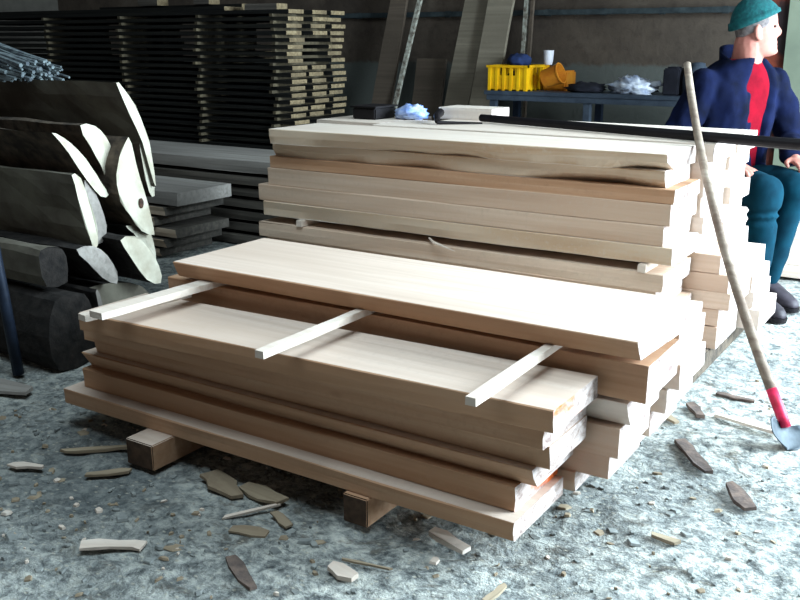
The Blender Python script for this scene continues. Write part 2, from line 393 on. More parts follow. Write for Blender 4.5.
# sticker ends and splinters in the dark gap
def splinter(pts, r, lab):
    bm = bmesh.new(); add_tube(bm, pts, r, 6); return finish(bm_obj('splinter', bm, M['woodpale'], center=True), lab, 'splinter', 'splinters in the gap of the back stack')
for k, (x, lab) in enumerate([(-2.50, 'pale sticker end in the gap near the left of the back stack'), (-.99, 'pale sticker end in the gap near the right of the back stack')]):
    bm = bmesh.new(); add_box(bm, (x-.015, 3.075, .4245), (x+.015, 3.40, .4535), .002)
    finish(bm_obj('sticker', bm, M['woodpale'], center=True), lab, 'sticker', 'stickers in the back stack')
splinter([(-1.86, 3.10, .4445), (-1.82, 3.065, .438), (-1.77, 3.06, .428), (-1.72, 3.06, .415)], [.004, .006, .004, .001], 'curled pale splinter hanging from the middle gap of the back stack')

# steel bar resting across the top of the back stack
bm = bmesh.new()
d = Vector((1.9, -.55, 0)).normalized()
p0 = Vector((-2.0, 3.78, .862)); 
add_tube(bm, [p0, p0+d*.6, p0+d*1.2, p0+d*2.6], [.0165, .0175, .019, .0225], 14)
finish(bm_obj('steel_bar', bm, M['blacksteel'], center=True), 'long dark round steel bar lying across the back stack and jutting out right', 'bar')

# things lying on top of the back stack
bm = bmesh.new(); add_box(bm, (-2.60, 3.62, .842), (-2.47, 3.80, .895), .006)
add_box(bm, (-2.61, 3.61, .895), (-2.46, 3.81, .903), .003)
board('thick_board', -2.72, -2.362, 3.50, 3.95, .775, .842, 'woodpale', seed=97, n=8, group='short offcuts on the back stack', label='short offcut under the dark box at the left of the back stack')
finish(bm_obj('flat_box', bm, M['blacksteel'], center=True), 'flat dark box lying at the far left of the back stack top', 'box')
M['bluebag'] = plain('blue_plastic', srgb(70, 120, 215), srgb(190, 205, 235), 14, .35)
def crumple(name, c, r, m, sd, amp=.25, seg=28, freq=3.0):
    bm = bmesh.new(); vs = add_ellipsoid(bm, (0, 0, 0), (1, 1, 1), seg, seg//2)
    for v in vs:
        k = 1+amp*noise.turbulence(v.co*freq+Vector((sd, 0, 0)), 3, True)-amp*.5
        v.co = Vector((v.co.x*r[0]*k, v.co.y*r[1]*k, max(v.co.z*r[2]*k, -r[2]*.62)))
    for v in vs: v.co += Vector((c[0], c[1], c[2]+r[2]*.62))
    return bm_obj(name, bm, m, smooth=True, center=True)
finish(crumple('plastic_bag', (-2.36, 3.76, .842), (.08, .07, .042), M['bluebag'], 3, .5), 'crumpled blue plastic bag beside the dark box on the back stack', 'bag')
board('offcut', -2.27, -1.99, 3.86, 4.04, .842, .895, 'woodpale', seed=95, n=8, label='short pale offcut block lying on the back stack behind the bar', cat='offcut')
bm = bmesh.new(); add_tube(bm, [(-2.10, 3.56, .858), (-2.15, 3.64, .872), (-2.18, 3.72, .882)], [.012, .016, .02], 10)
add_tube(bm, [(-2.10, 3.56, .852), (-2.02, 3.62, .850), (-1.93, 3.66, .850)], [.008, .006, .004], 8)
finish(bm_obj('hook', bm, M['blacksteel'], center=True), 'small dark brown metal hook lying on top of the back stack', 'hook')

# ---------------------------------------------------------------- shovel leaning on the bar
sh = empty('shovel', (-.43, 2.86, 0)); finish(sh, 'long-handled shovel leaning against the back stack with its blade on the floor', 'shovel')
SH = Matrix.Translation((-.43, 2.86, 0)).inverted()
M['shaft'] = wood('weathered_shovel_shaft', srgb(146, 132, 118), srgb(96, 78, 68), srgb(176, 166, 152), knots=False)
M['redpaint'] = plain('red_painted_socket', srgb(214, 40, 84), srgb(160, 26, 50), 20, .5)
M['blade'] = plain('worn_blue_grey_steel', srgb(70, 80, 88), srgb(48, 56, 64), 20, .6, .3)
top = Vector((-1.03, 3.56, 1.115)); bot = Vector((-.475, 2.915, .10))
pts = []
for i in range(25):
    s = i/24; p = top.lerp(bot, s); b = 4*s*(1-s)
    pts.append(p+Vector((-.032, -.028, 0))*b)
tip = Vector((-.412, 2.825, .004))
dn = (tip-bot).normalized()
def shp(l): return [SH @ Vector(p) for p in l]
bm = bmesh.new(); add_tube(bm, shp(pts), [.0135+.0035*i/24 for i in range(25)], 12); bm_obj('shaft', bm, M['shaft'], sh, True)
dl = (pts[-1]-pts[-3]).normalized()
sock = [pts[-1], bot+dl*.03, bot+dl*.07]
bm = bmesh.new(); add_tube(bm, shp([pts[-2]]+sock), [.0175, .018, .018, .016], 14); bm_obj('socket', bm, M['redpaint'], sh, True)
# blade, a dished pointed sheet
c0 = bot+dl*.055
ax = (tip-c0).normalized(); L = (tip-c0).length
side = ax.cross(Vector((0.55, -.84, .1))).normalized(); side = Vector((.30, .95, 0)).normalized(); side = (side-ax*side.dot(ax)).normalized()
nrm = side.cross(ax).normalized()
if nrm.y > 0: nrm = -nrm
V = []; F = []; NU, NV = 12, 12
for i in range(NU+1):
    s = i/NU; w = .068*(1-max(0, (s-.45)/.55)**2.4*.85)*min(1, .72+s*2.2)
    for j in range(NV+1):
        u = j/NV*2-1
        V.append(SH @ (c0+ax*(L*s)+side*(w*u)-nrm*(.022*(1-u*u))*(1-.5*s)+nrm*.012*(1-s)))
for i in range(NU):
    for j in range(NV): F.append((i*(NV+1)+j, (i+1)*(NV+1)+j, (i+1)*(NV+1)+j+1, i*(NV+1)+j+1))
bl = link_mesh('blade', V, F, M['blade'], None, sh, True)
md = bl.modifiers.new('s', 'SOLIDIFY'); md.thickness = .003; md.offset = 0

# ---------------------------------------------------------------- log slabs on the left
def slab(name, poly, X, L, side, lab, depth=0.0, end='logend', grp='split log slabs at the left', yl=0, zl=0):
    """end outline (y,z) at X, run back to the left for L metres"""
    n = len(poly); N = 16; V = []; F = []; FM = []
    # smooth the outline
    P = []
    for i in range(n):
        a = Vector(poly[i-1]); b = Vector(poly[i]); c = Vector(poly[(i+1) % n]); d = Vector(poly[(i+2) % n])
        for s in (0, .5):
            P.append(.5*((2*b)+(-a+c)*s+(2*a-5*b+4*c-d)*s*s+(-a+3*b-3*c+d)*s**3))
    n = len(P)
    for i in range(N+1):
        s = i/N; x = X-L*s
        for k, p in enumerate(P):
            j = .012*noise.noise(Vector((x*4, k*.8, X*7+p.y*9))) if i else 0
            V.append((x+(.01*noise.noise(Vector((p.x*20, p.y*20, X))) if i == 0 else 0), p.x+j+yl*s, p.y+j*.6+zl*s))
    for i in range(N):
        for k in range(n): F.append((i*n+k, (i+1)*n+k, (i+1)*n+(k+1) % n, i*n+(k+1) % n)); FM.append(0)
    F.append(tuple(range(n))); FM.append(1); F.append(tuple(N*n+k for k in range(n))[::-1]); FM.append(1)
    return finish(link_mesh(name, V, F, [M[side], M[end]], FM, center=True), lab, 'log slab', grp)

SL = [
 ('L1', -3.0, [(2.575,1.036),(2.612,1.014),(2.663,.944),(2.706,.84),(2.735,.735),(2.742,.60),(2.722,.66),(2.685,.794),(2.630,.907)], 1.5, 'barkgrey', 'tallest dark slab with a thin white curved end, at the top of the log pile', 'logend'),
 ('L2', -2.95, [(2.215,.871),(2.265,.848),(2.323,.798),(2.38,.724),(2.417,.665),(2.446,.61),(2.408,.61),(2.350,.680),(2.283,.79)], 1.5, 'bark', 'leftmost white crescent end leaning in the upper part of the log pile', 'logend'),
 ('L2b', -2.97, [(2.360,.887),(2.428,.879),(2.477,.833),(2.505,.772),(2.512,.692),(2.507,.6),(2.475,.64),(2.440,.728),(2.401,.80)], 1.5, 'bark', 'second white crescent end from the left in the upper log pile, forked look', 'logend'),
 ('L3', -2.9, [(2.526,.833),(2.549,.76),(2.571,.666),(2.599,.573),(2.618,.495),(2.628,.423),(2.56,.451),(2.505,.521),(2.465,.584),(2.452,.653),(2.465,.729),(2.491,.785)], 1.4, 'bark', 'broad white petal-shaped slab end with a knot, middle of the log pile', 'logend'),
 ('L4', -3.02, [(2.686,.792),(2.726,.755),(2.751,.66),(2.752,.558),(2.722,.58),(2.699,.696)], 1.4, 'bark', 'narrow white sliver slab end at the right edge of the log pile', 'logend'),
 ('L5', -2.9, [(2.246,.716),(2.285,.7),(2.318,.592),(2.338,.499),(2.338,.433),(2.316,.425),(2.288,.51),(2.264,.629)], 1.5, 'barkgrey', 'upright grey slab with a narrow white end at mid height in the pile', 'logend'),
 ('L5g', -2.96, [(2.346,.681),(2.388,.636),(2.426,.532),(2.432,.45),(2.38,.42),(2.350,.523)], 1.4, 'barkgrey', 'grey-ended slab right behind the upright grey slab', 'slabwood'),
 ('L6', -2.93, [(2.11,.312),(2.09,.40),(2.10,.452),(2.17,.455),(2.21,.41),(2.20,.312)], 1.2, 'barkgrey', 'grey squared log lying on the bark-covered bottom log', 'barkdark'),
 ('L7', -2.9, [(2.235,.435),(2.317,.433),(2.379,.382),(2.416,.309),(2.411,.261),(2.345,.30),(2.278,.375)], 1.4, 'barkdark', 'pale triangular slab end low in the log pile', 'slabwood'),
 ('L8', -2.85, [(2.405,.445),(2.474,.451),(2.541,.398),(2.592,.305),(2.596,.231),(2.52,.262),(2.455,.363)], 1.4, 'barkdark', 'lower right slab end with bright streaks beside the front stack', 'logend'),
 ('L8b', -2.94, [(2.515,.475),(2.62,.455),(2.652,.395),(2.66,.301),(2.612,.352),(2.553,.435)], 1.4, 'barkdark', 'thin pale slab end tucked behind the lower right slab', 'logend'),
 ('L9', -2.86, [(2.09,.270),(2.16,.280),(2.22,.27),(2.25,.2),(2.257,.097),(2.23,.0),(2.08,.0),(2.045,.14)], 1.4, 'barkdark', 'dark bark-covered log at the bottom of the pile', 'barkdark'),
 ('L9b', -2.84, [(2.258,.27),(2.275,.26),(2.288,.15),(2.285,.01),(2.268,.0),(2.266,.14)], .5, 'barkdark', 'thin upright pale slab end beside the bark-covered bottom log', 'slabwood'),
 ('L10', -2.97, [(2.30,.0),(2.29,.20),(2.33,.252),(2.46,.245),(2.60,.20),(2.66,.10),(2.64,.0)], 1.3, 'barkdark', 'dark log lying on the floor behind the front stack corner', 'barkgrey'),
 ('L11', -3.12, [(2.45,.47),(2.36,.47),(2.44,.60),(2.53,.60),(2.66,.60),(2.70,.50),(2.66,.47)], 1.2, 'barkdark', 'dark log in the shadowed middle of the pile', 'barkdark'),
]
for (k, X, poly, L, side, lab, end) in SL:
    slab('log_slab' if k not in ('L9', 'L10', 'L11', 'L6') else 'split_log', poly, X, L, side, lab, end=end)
M['knot'] = plain('dark_knot', srgb(96, 72, 60), srgb(52, 40, 36), 40, .9)
for o in list(COL.objects):
    if 'broad white petal' in o.get('label', ''):
        bm = bmesh.new(); add_ellipsoid(bm, Vector((-2.897, 2.565, .565))-o.location, (.006, .012, .021), 14, 8)
        bm_obj('knot', bm, M['knot'], o)['label'] = 'dark knot'
# leaning dark blue stake that holds the pile
bm = bmesh.new(); add_tube(bm, [(-2.965, 1.975, 0), (-2.985, 1.965, .3), (-3.02, 1.96, .62), (-3.09, 1.955, 1.0), (-3.11, 1.95, 1.08)], .021, 10)
finish(bm_obj('steel_stake', bm, M['bluesteel'], smooth=True, center=True), 'dark blue steel stake leaning in front of the log pile at the left', 'stake')
# brushwood bundle on top
M['twig'] = plain('grey_blue_twigs', srgb(120, 132, 136), srgb(70, 76, 84), 30, .9)
bm = bmesh.new(); r9 = random.Random(5)
for k in range(120):
    u = r9.random(); y = 2.48+.24*r9.random(); z = 1.03+.10*r9.random()*(1-abs(y-2.6)/.2*.5)
    x1 = -3.45-.25*r9.random(); L = .5+.4*r9.random(); tl = .12+.12*r9.random()
    p = [Vector((x1, y, z)), Vector((x1-L*.5, y+r9.uniform(-.04, .04), z+L*.5*tl)), Vector((x1-L, y+r9.uniform(-.1, .1), z+L*tl))]
    add_tube(bm, p, r9.uniform(.004, .010), 5)
finish(bm_obj('brushwood', bm, M['twig'], center=True), 'heap of thin grey branches lying on top of the log pile', 'branches', kind='stuff')

# ---------------------------------------------------------------- old boards between the log pile and the back stack
r7 = random.Random(21)
oz = 0.0
ol = ['lowest weathered board of the low pile behind the log slabs', 'second lowest weathered board of the low pile behind the log slabs', 'third weathered board from the floor in the low pile behind the log slabs',
      'fourth weathered board from the floor in the low pile behind log slabs', 'fifth weathered board from floor, under the pale top plank of low pile', 'pale top plank of the low pile between log slabs and back stack']
for k in range(6):
    h = .05 if k < 5 else .075
    board('weathered_board', -5.2, -3.90+r7.uniform(-.12, .12) if k < 5 else -3.78, 3.62+r7.uniform(-.03, .03), 4.05+r7.uniform(-.03, .03), oz, oz+h, 'oldwood' if k < 5 else 'slabwood', 'oldwood' if k < 5 else 'slabwood',
          seed=120+k, group='low pile of weathered boards', label=ol[k], jit=.006, wane=.02 if k < 5 else 0)
    oz += h+(.013 if k < 5 else 0)
oz = 0
nm = ['lowest', 'second', 'third', 'fourth', 'fifth', 'sixth', 'topmost']
for k in range(7):
    h = .05 if k < 6 else .07
    board('grey_slab', -5.6, -3.15, 4.16+r7.uniform(-.01, .03), 4.70, oz, oz+h, 'oldwood' if k < 6 else 'slabwood', 'oldwood', seed=140+k,
          group='grey slabs behind the weathered pile', label='grey long slab in the pile left behind the back stack, %s from the floor' % nm[k] if k < 6 else 'topmost pale grey slab of the pile left behind the back stack', jit=.004)
    oz += h+.023

# ---------------------------------------------------------------- dark stickered stack of dried boards
r3 = random.Random(3)
TENS = ['', '', 'twenty']; ONES = ['top', 'second', 'third', 'fourth', 'fifth', 'sixth', 'seventh', 'eighth', 'ninth', 'tenth', 'eleventh', 'twelfth', 'thirteenth', 'fourteenth', 'fifteenth', 'sixteenth', 'seventeenth', 'eighteenth', 'nineteenth', 'twentieth']
def nth(k):
    return ONES[k] if k < 20 else 'lowest' if k == 29 else 'twenty-'+['first', 'second', 'third', 'fourth', 'fifth', 'sixth', 'seventh', 'eighth', 'ninth', 'tenth'][k-20]
proto_b = None; proto_s = None
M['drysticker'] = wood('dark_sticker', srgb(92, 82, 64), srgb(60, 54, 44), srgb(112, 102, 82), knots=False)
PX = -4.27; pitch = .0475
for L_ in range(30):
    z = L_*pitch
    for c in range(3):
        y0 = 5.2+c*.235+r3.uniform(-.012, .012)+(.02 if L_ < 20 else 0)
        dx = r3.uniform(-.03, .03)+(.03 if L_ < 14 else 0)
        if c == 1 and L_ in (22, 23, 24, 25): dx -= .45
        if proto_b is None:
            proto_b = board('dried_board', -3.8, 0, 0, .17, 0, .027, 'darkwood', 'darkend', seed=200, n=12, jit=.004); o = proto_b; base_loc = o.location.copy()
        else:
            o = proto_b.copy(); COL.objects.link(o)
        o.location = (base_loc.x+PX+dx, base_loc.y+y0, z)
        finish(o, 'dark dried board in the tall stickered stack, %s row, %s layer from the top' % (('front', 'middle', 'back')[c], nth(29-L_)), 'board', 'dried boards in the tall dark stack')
    if L_ < 29:
        for q, sx_ in enumerate((-4.40, -5.13, -5.95, -6.85)):
            if proto_s is None:
                bm = bmesh.new(); add_box(bm, (-.014, 0, 0), (.014, .66, pitch-.0275)); proto_s = bm_obj('dried_sticker', bm, M['drysticker'], center=True); o = proto_s
            else: o = proto_s.copy(); COL.objects.link(o)
            o.location = (sx_+r3.uniform(-.02, .02), 5.515+r3.uniform(-.025, .01), z+.0273)
            finish(o, 'small sticker in the tall dark stack, %s column, %s gap from the top' % (('rightmost', 'second from right', 'third from right', 'leftmost')[q], nth(28-L_)), 'sticker', 'stickers in the tall dark stack')
for k, (a, b_, y, h, lab) in enumerate([(-7.8, -4.9, 5.25, .03, 'loose dark board lying on top of the tall dark stack'), (-6.6, -5.0, 5.55, .06, 'thicker loose dark board at the back on top of the dark stack')]):
    board('loose_board', a, b_, y, y+.2, 30*pitch-.02, 30*pitch-.02+h, 'darkwood', 'darkend', seed=230+k, n=10, label=lab)
for k, (x, y, w, h, lab) in enumerate([(-6.05, 5.48, .22, .05, 'left wooden block on top of the tall dark stack'), (-5.45, 5.50, .16, .07, 'middle wooden block on top of the tall dark stack'), (-4.75, 5.3, .30, .045, 'right wooden block on top of the tall dark stack')]):
    z = 30*pitch-.02 + (.06 if y > 5.45 else (0.0 if x > -4.9 else .03))
    board('wood_block', x, x+w, y, y+.12, z, z+h, 'oldwood', 'darkend', seed=240+k, n=6, label=lab, cat='block', group='blocks on the tall dark stack')

# ---------------------------------------------------------------- boards leaning on the back wall
def leaner(name, foot, topx, w, th, h, m, lab, lean=.25, cat='board', taper=0, dy=0):
    """stands on the floor in front of the wall, leaning back against it"""
    N = 14; V = []; F = []
    for i in range(N+1):
        s = i/N; x = foot+(topx-foot)*s; y = 6.92-lean*(1-s)-th-dy; z = h*s
        ww = w*(1-taper*s)/2; j = lambda q: .006*noise.noise(Vector((s*7, q, foot*5)))
        for a, b in ((-ww, 0), (ww, 0), (ww, th), (-ww, th)): V.append((x+a+j(a*30), y+b, z))
    for i in range(N):
        for k in range(4): F.append((i*4+k, (i+1)*4+k, (i+1)*4+(k+1) % 4, i*4+(k+1) % 4))
    F.append((0, 1, 2, 3)); F.append(tuple(N*4+k for k in (3, 2, 1, 0)))
    return finish(link_mesh(name, V, F, m, center=True), lab, cat, 'boards leaning on the back wall')
M['lean'] = wood('dusty_leaning_board', srgb(140, 130, 114), srgb(116, 106, 93), srgb(158, 148, 132), knots=False)
M['leand'] = wood('brown_leaning_board', srgb(98, 85, 74), srgb(76, 66, 57), srgb(114, 101, 89), knots=False)
M['speck'] = plain('speckled_whitish_pole', srgb(190, 190, 178), srgb(96, 84, 74), 26, .8)
leaner('leaning_board', -4.62, -4.22, .22, .03, 2.6, M['leand'], 'narrow brown board leaning on the wall just right of the dark stack', taper=.45)
leaner('leaning_pole', -4.48, -4.03, .035, .03, 2.3, M['speck'], 'thin whitish speckled pole leaning on the wall', lean=.33, cat='pole')
leaner('leaning_board', -4.17, -4.13, .28, .03, 1.05, M['leand'], 'short brown panel standing against the wall between the leaning boards', lean=.16)
leaner('leaning_board', -3.89, -3.47, .22, .035, 2.6, M['lean'], 'left one of the two wide pale boards leaning on the wall')
leaner('leaning_board', -3.60, -3.26, .22, .035, 2.6, M['lean'], 'right one of the two wide pale boards leaning on the wall, beside the crate', dy=.075)
leaner('leaning_pole', -3.335, -3.235, .03, .03, 2.4, M['speck'], 'thin pale lath standing on the wall directly behind the yellow crate', lean=.02, cat='pole')
leaner('leaning_pole', -3.285, -3.185, .025, .03, 2.4, M['leand'], 'thin brown lath standing right of the pale lath on the wall', lean=.02, cat='pole')

# ---------------------------------------------------------------- bench by the wall and what stands on it
be = empty('workbench', (-2.4, 6.6, .03)); finish(be, 'low blue-grey metal workbench standing along the back wall', 'workbench')
def inb(lo, hi, nm, m, bev=.003):
    bm = bmesh.new(); o = Vector((-2.4, 6.6, 0)); add_box(bm, Vector(lo)-o, Vector(hi)-o, bev); return bm_obj(nm, bm, m, be)
inb((-3.36, 6.38, .775), (-1.30, 6.82, .805), 'bench_top', M['greysteel'])
inb((-3.34, 6.385, .735), (-1.32, 6.41, .774), 'apron', M['greysteel'])
for x in (-3.32, -2.57, -1.38): inb((x, 6.40, -.03), (x+.05, 6.45, .734), 'leg', M['greysteel'])
for x in (-3.30, -2.62, -1.40): inb((x, 6.76, -.03), (x+.05, 6.81, .774), 'leg', M['bluesteel'])
M['yellow'] = plain('yellow_plastic', srgb(240, 190, 20), srgb(224, 160, 14), 6, .45)
M['amber'] = plain('amber_plastic', srgb(214, 140, 40), srgb(190, 110, 30), 10, .5)
# crate: rim, ribs and slotted sides
def crate(x0, x1, y0, y1, z0, h):
    bm = bmesh.new(); t = .008; z1 = z0+h
    add_box(bm, (x0, y0, z0), (x1, y1, z0+.01))
    for (a, b) in (((x0, y0), (x1, y0+t)), ((x0, y1-t), (x1, y1)), ((x0, y0), (x0+t, y1)), ((x1-t, y0), (x1, y1))):
        alongx = b[0]-a[0] > b[1]-a[1]
        add_box(bm, (a[0]-.012, a[1]-.012, z1-.018), (b[0]+.012, b[1]+.012, z1))        # rim
        add_box(bm, (a[0], a[1], z0), (b[0], b[1], z0+.035))
        add_box(bm, (a[0], a[1], z0+h*.48), (b[0], b[1], z0+h*.60))
        n = 5
        for k in range(n+1):
            if alongx: u = a[0]+(b[0]-a[0]-.02)*k/n; add_box(bm, (u, a[1]-.004, z0), (u+.022, b[1]+.004, z1-.01))
            else: u = a[1]+(b[1]-a[1]-.02)*k/n; add_box(bm, (a[0]-.004, u, z0), (b[0]+.004, u+.022, z1-.01))
        # solid lower infill, handle slot left open above
        add_box(bm, (a[0]+.002, a[1]+.002, z0), (b[0]-.002, b[1]-.002, z0+h*.5))
        L = (b[0]-a[0]) if alongx else (b[1]-a[1])
        for s0, s1 in ((0, .3), (.7, 1)):
            if alongx: add_box(bm, (a[0]+L*s0, a[1]+.001, z0+h*.5), (a[0]+L*s1, b[1]-.001, z1-.01))
            else: add_box(bm, (a[0]+.001, a[1]+L*s0, z0+h*.5), (b[0]-.001, a[1]+L*s1, z1-.01))
    return bm
CR = bm_obj('crate', crate(-3.335, -3.02, 6.40, 6.80, .8055, .185), M['yellow'], center=True)
finish(CR, 'open yellow plastic crate with slotted sides on the left end of the workbench', 'crate')
M['navycloth'] = plain('navy_cloth', srgb(44, 62, 110), srgb(28, 40, 72), 10, .9)
M['blackcloth'] = plain('black_cloth', srgb(34, 34, 44), srgb(22, 22, 30), 12, .95)
finish(crumple('folded_cloth', (-3.18, 6.60, .985), (.095, .09, .055), M['navycloth'], 7, .3), 'bundled navy blue cloth on top of the yellow crate', 'cloth')
cloth_prop = finish(crumple('cloth_filling', (-3.178, 6.60, .8195), (.095, .12, .085), M['blackcloth'], 9, .15), 'dark cloth stuffed inside the yellow crate', 'cloth')
M['white'] = plain('white_plastic', srgb(232, 232, 240), srgb(214, 214, 226), 8, .5)
def lathe(bm, c, prof, n=20, rot=None):
    rings = []
    for r, z in prof:
        ring = []
        for k in range(n):
            p = Vector((r*math.cos(2*PI*k/n), r*math.sin(2*PI*k/n), z))
            if rot is not None: p = rot @ p
            ring.append(bm.verts.new(p+Vector(c)))
        rings.append(ring)
    for a, b in zip(rings, rings[1:]):
        for k in range(n): bm.faces.new((a[k], a[(k+1) % n], b[(k+1) % n], b[k]))
    bm.faces.new(rings[0][::-1]); bm.faces.new(rings[-1])
bm = bmesh.new(); lathe(bm, (-2.985, 6.70, .9905), [(.028, 0), (.034, .02), (.040, .10), (.042, .105), (.037, .105), (.031, .03)])
finish(bm_obj('plastic_cup', bm, M['white'], center=True), 'white plastic cup standing on the rim of the yellow crate', 'cup')
# amber tub on its side
bm = bmesh.new(); R_ = Matrix.Rotation(math.radians(70), 3, 'Y') @ Matrix.Rotation(.2, 3, 'Z')
lathe(bm, (-2.93, 6.50, .888), [(.055, 0), (.066, .01), (.073, .13), (.078, .14), (.078, .15), (.070, .15), (.056, .02)], 24, R_)
finish(bm_obj('amber_tub', bm, M['amber'], smooth=False, center=True), 'amber plastic tub tipped on its side next to the yellow crate', 'tub')
bm = bmesh.new(); add_box(bm, (-2.99, 6.62, .8055), (-2.80, 6.81, .95), .012)
finish(bm_obj('amber_box', bm, M['amber'], center=True), 'amber plastic box behind the tipped tub on the workbench', 'box')
finish(crumple('dark_cloth', (-2.60, 6.52, .806), (.15, .10, .045), M['blackcloth'], 12, .4), 'dark crumpled cloth lying on the workbench right of the amber tub', 'cloth')
M['bagwhite'] = plain('clear_white_plastic_film', srgb(236, 240, 250), srgb(150, 162, 190), 16, .25, spec=.6)
finish(crumple('plastic_bag', (-2.245, 6.52, .806), (.175, .10, .075), M['bagwhite'], 15, .8, 36, 2.4), 'crumpled shiny white plastic bag on the workbench', 'bag')
bm = bmesh.new(); add_box(bm, (-2.02, 6.44, .8055), (-1.91, 6.58, .985), .008); add_box(bm, (-2.0, 6.46, .985), (-1.93, 6.56, .995), .003)
finish(bm_obj('black_box', bm, M['blackcloth'], center=True), 'small upright black box on the workbench', 'box')
bm = bmesh.new(); lathe(bm, (-1.81, 6.52, .8055), [(.08, 0), (.092, .015), (.095, .12), (.085, .165), (.05, .195), (.045, .215), (.02, .22)], 24)
finish(bm_obj('grey_canister', bm, M['greysteel'], smooth=True, center=True), 'rounded grey canister on the workbench behind the top of the shovel', 'canister')
crb = crumple('plastic_bottle', (-3.22, 6.30, 0), (.04, .04, .06), M['white'], 3, .05)
bpy.data.objects.remove(crb)
bm = bmesh.new(); lathe(bm, (-3.27, 6.62, .35), [(.03, 0), (.045, .01), (.045, .16), (.02, .21), (.02, .24)], 16)
bt = bm_obj('plastic_bottle', bm, M['white'], smooth=True, center=True); finish(bt, 'white plastic bottle on a shelf block under the left end of the workbench', 'bottle')
box_o = box_thing('wooden_box', (-3.235, 6.5, 0), (-3.08, 6.74, .35), M['darkwood']); bt.location = (-3.17, 6.60, .35)
finish(box_o, 'dark wooden box under the left end of the workbench', 'box')


bpy.context.view_layer.update()
for o in list(COL.objects):
    if o.parent is None and o.name.split('.')[0] in ('crate', 'folded_cloth', 'cloth_filling', 'plastic_cup', 'amber_tub', 'amber_box', 'dark_cloth', 'black_box', 'grey_canister'): o.location.z += .03
bpy.data.objects['plastic_bag.001'].location.z += .03

# ---------------------------------------------------------------- seated person
PO = Vector((-1.12, 4.66, 0)); PA = math.radians(-36)
def evalmesh(o):
    dg = bpy.context.evaluated_depsgraph_get(); dg.update()
    me = bpy.data.meshes.new_from_object(o.evaluated_get(dg)); return me
def fuse(name, bm, voxel, m, parent=None, wrinkle=0.0, smooth_it=2, wf=9):
    me = bpy.data.meshes.new('tmp'); bm.to_mesh(me); bm.free()
    o = bpy.data.objects.new('tmp', me); COL.objects.link(o)
    r = o.modifiers.new('r', 'REMESH'); r.mode = 'VOXEL'; r.voxel_size = voxel
    if smooth_it:
        sm = o.modifiers.new('s', 'SMOOTH'); sm.iterations = smooth_it; sm.factor = .5
    me2 = evalmesh(o); bpy.data.objects.remove(o); me2.name = name
    if wrinkle:
        for v in me2.vertices:
            p = v.co; k = noise.noise(Vector((p.x*wf, p.y*wf, p.z*wf*.8)))+.5*noise.noise(Vector((p.x*wf*2.3, p.y*wf*2.3, p.z*wf*2)))
            v.co = p+v.normal*k*wrinkle
    me2.materials.clear(); me2.materials.append(m)
    for p in me2.polygons: p.use_smooth = True; p.material_index = 0
    o = bpy.data.objects.new(name, me2); COL.objects.link(o)
    if parent: o.parent = parent
    return o
def limb(bm, pts, rad, n=16):
    """smoothly tapered limb with rounded ends"""
    P = [Vector(p) for p in pts]; Q = []; R = []
    for i in range(len(P)-1):
        a = P[max(i-1, 0)]; b = P[i]; c = P[i+1]; d = P[min(i+2, len(P)-1)]
        for k in range(6):
            s = k/6
            Q.append(.5*((2*b)+(-a+c)*s+(2*a-5*b+4*c-d)*s*s+(-a+3*b-3*c+d)*s**3)); R.append(rad[i]*(1-s)+rad[i+1]*s)
    Q.append(P[-1]); R.append(rad[-1])
    add_tube(bm, Q, R, n)
    add_ellipsoid(bm, P[0], (rad[0],)*3, 14, 8); add_ellipsoid(bm, P[-1], (rad[-1],)*3, 14, 8)
def loft(bm, rings, n=40, dent=None):
    """rings: (cx, cy, z, half depth, half width, roundness)"""
    R = []
    for (cx, cy, z, hd, hw, e) in rings:
        ring = []
        for k in range(n):
            a = 2*PI*k/n; c, s_ = math.cos(a), math.sin(a)
            x = math.copysign(abs(c)**e, c)*hd; y = math.copysign(abs(s_)**e, s_)*hw
            if dent: 
                f = dent(a, z); x *= f; y *= f
            ring.append(bm.verts.new((cx+x, cy+y, z)))
        R.append(ring)
    for a, b in zip(R, R[1:]):
        for k in range(n): bm.faces.new((a[k], a[(k+1) % n], b[(k+1) % n], b[k]))
    bm.faces.new(R[0][::-1]); bm.faces.new(R[-1])
M['skin'] = plain('skin', srgb(168, 114, 102), srgb(150, 94, 84), 12, .6)
M['jacket'] = plain('dark_blue_work_jacket', srgb(12, 20, 50), srgb(6, 10, 26), 7, .95, spec=.08, bump=.3)
M['shirt'] = plain('red_shirt', srgb(118, 6, 26), srgb(90, 4, 20), 10, .95, spec=.08)
M['trouser'] = plain('teal_work_trousers', srgb(6, 50, 66), srgb(4, 36, 50), 9, .95, spec=.08, bump=.2)
M['hat'] = plain('teal_knit', srgb(6, 76, 78), srgb(4, 56, 62), 60, .95, bump=.5)
M['boot'] = plain('dark_leather_boot', srgb(58, 52, 60), srgb(36, 32, 38), 18, .6)
M['hair'] = plain('short_grey_hair', srgb(120, 112, 112), srgb(88, 82, 84), 60, .9)
M['eyewhite'] = plain('eye', srgb(60, 50, 48), srgb(50, 42, 40), 5, .3)
RS, RE, RW = (.03, -.19, 1.0), (-.03, -.29, .74), (.235, -.19, .665)
LS, LE, LW = (.05, .19, 1.0), (.10, .29, .74), (.30, .12, .68)
HEAD = Matrix.Translation((.095, .02, 1.247)) @ Matrix.Rotation(math.radians(62), 4, 'Z') @ Matrix.Rotation(math.radians(-4), 4, 'Y')
body = bmesh.new()
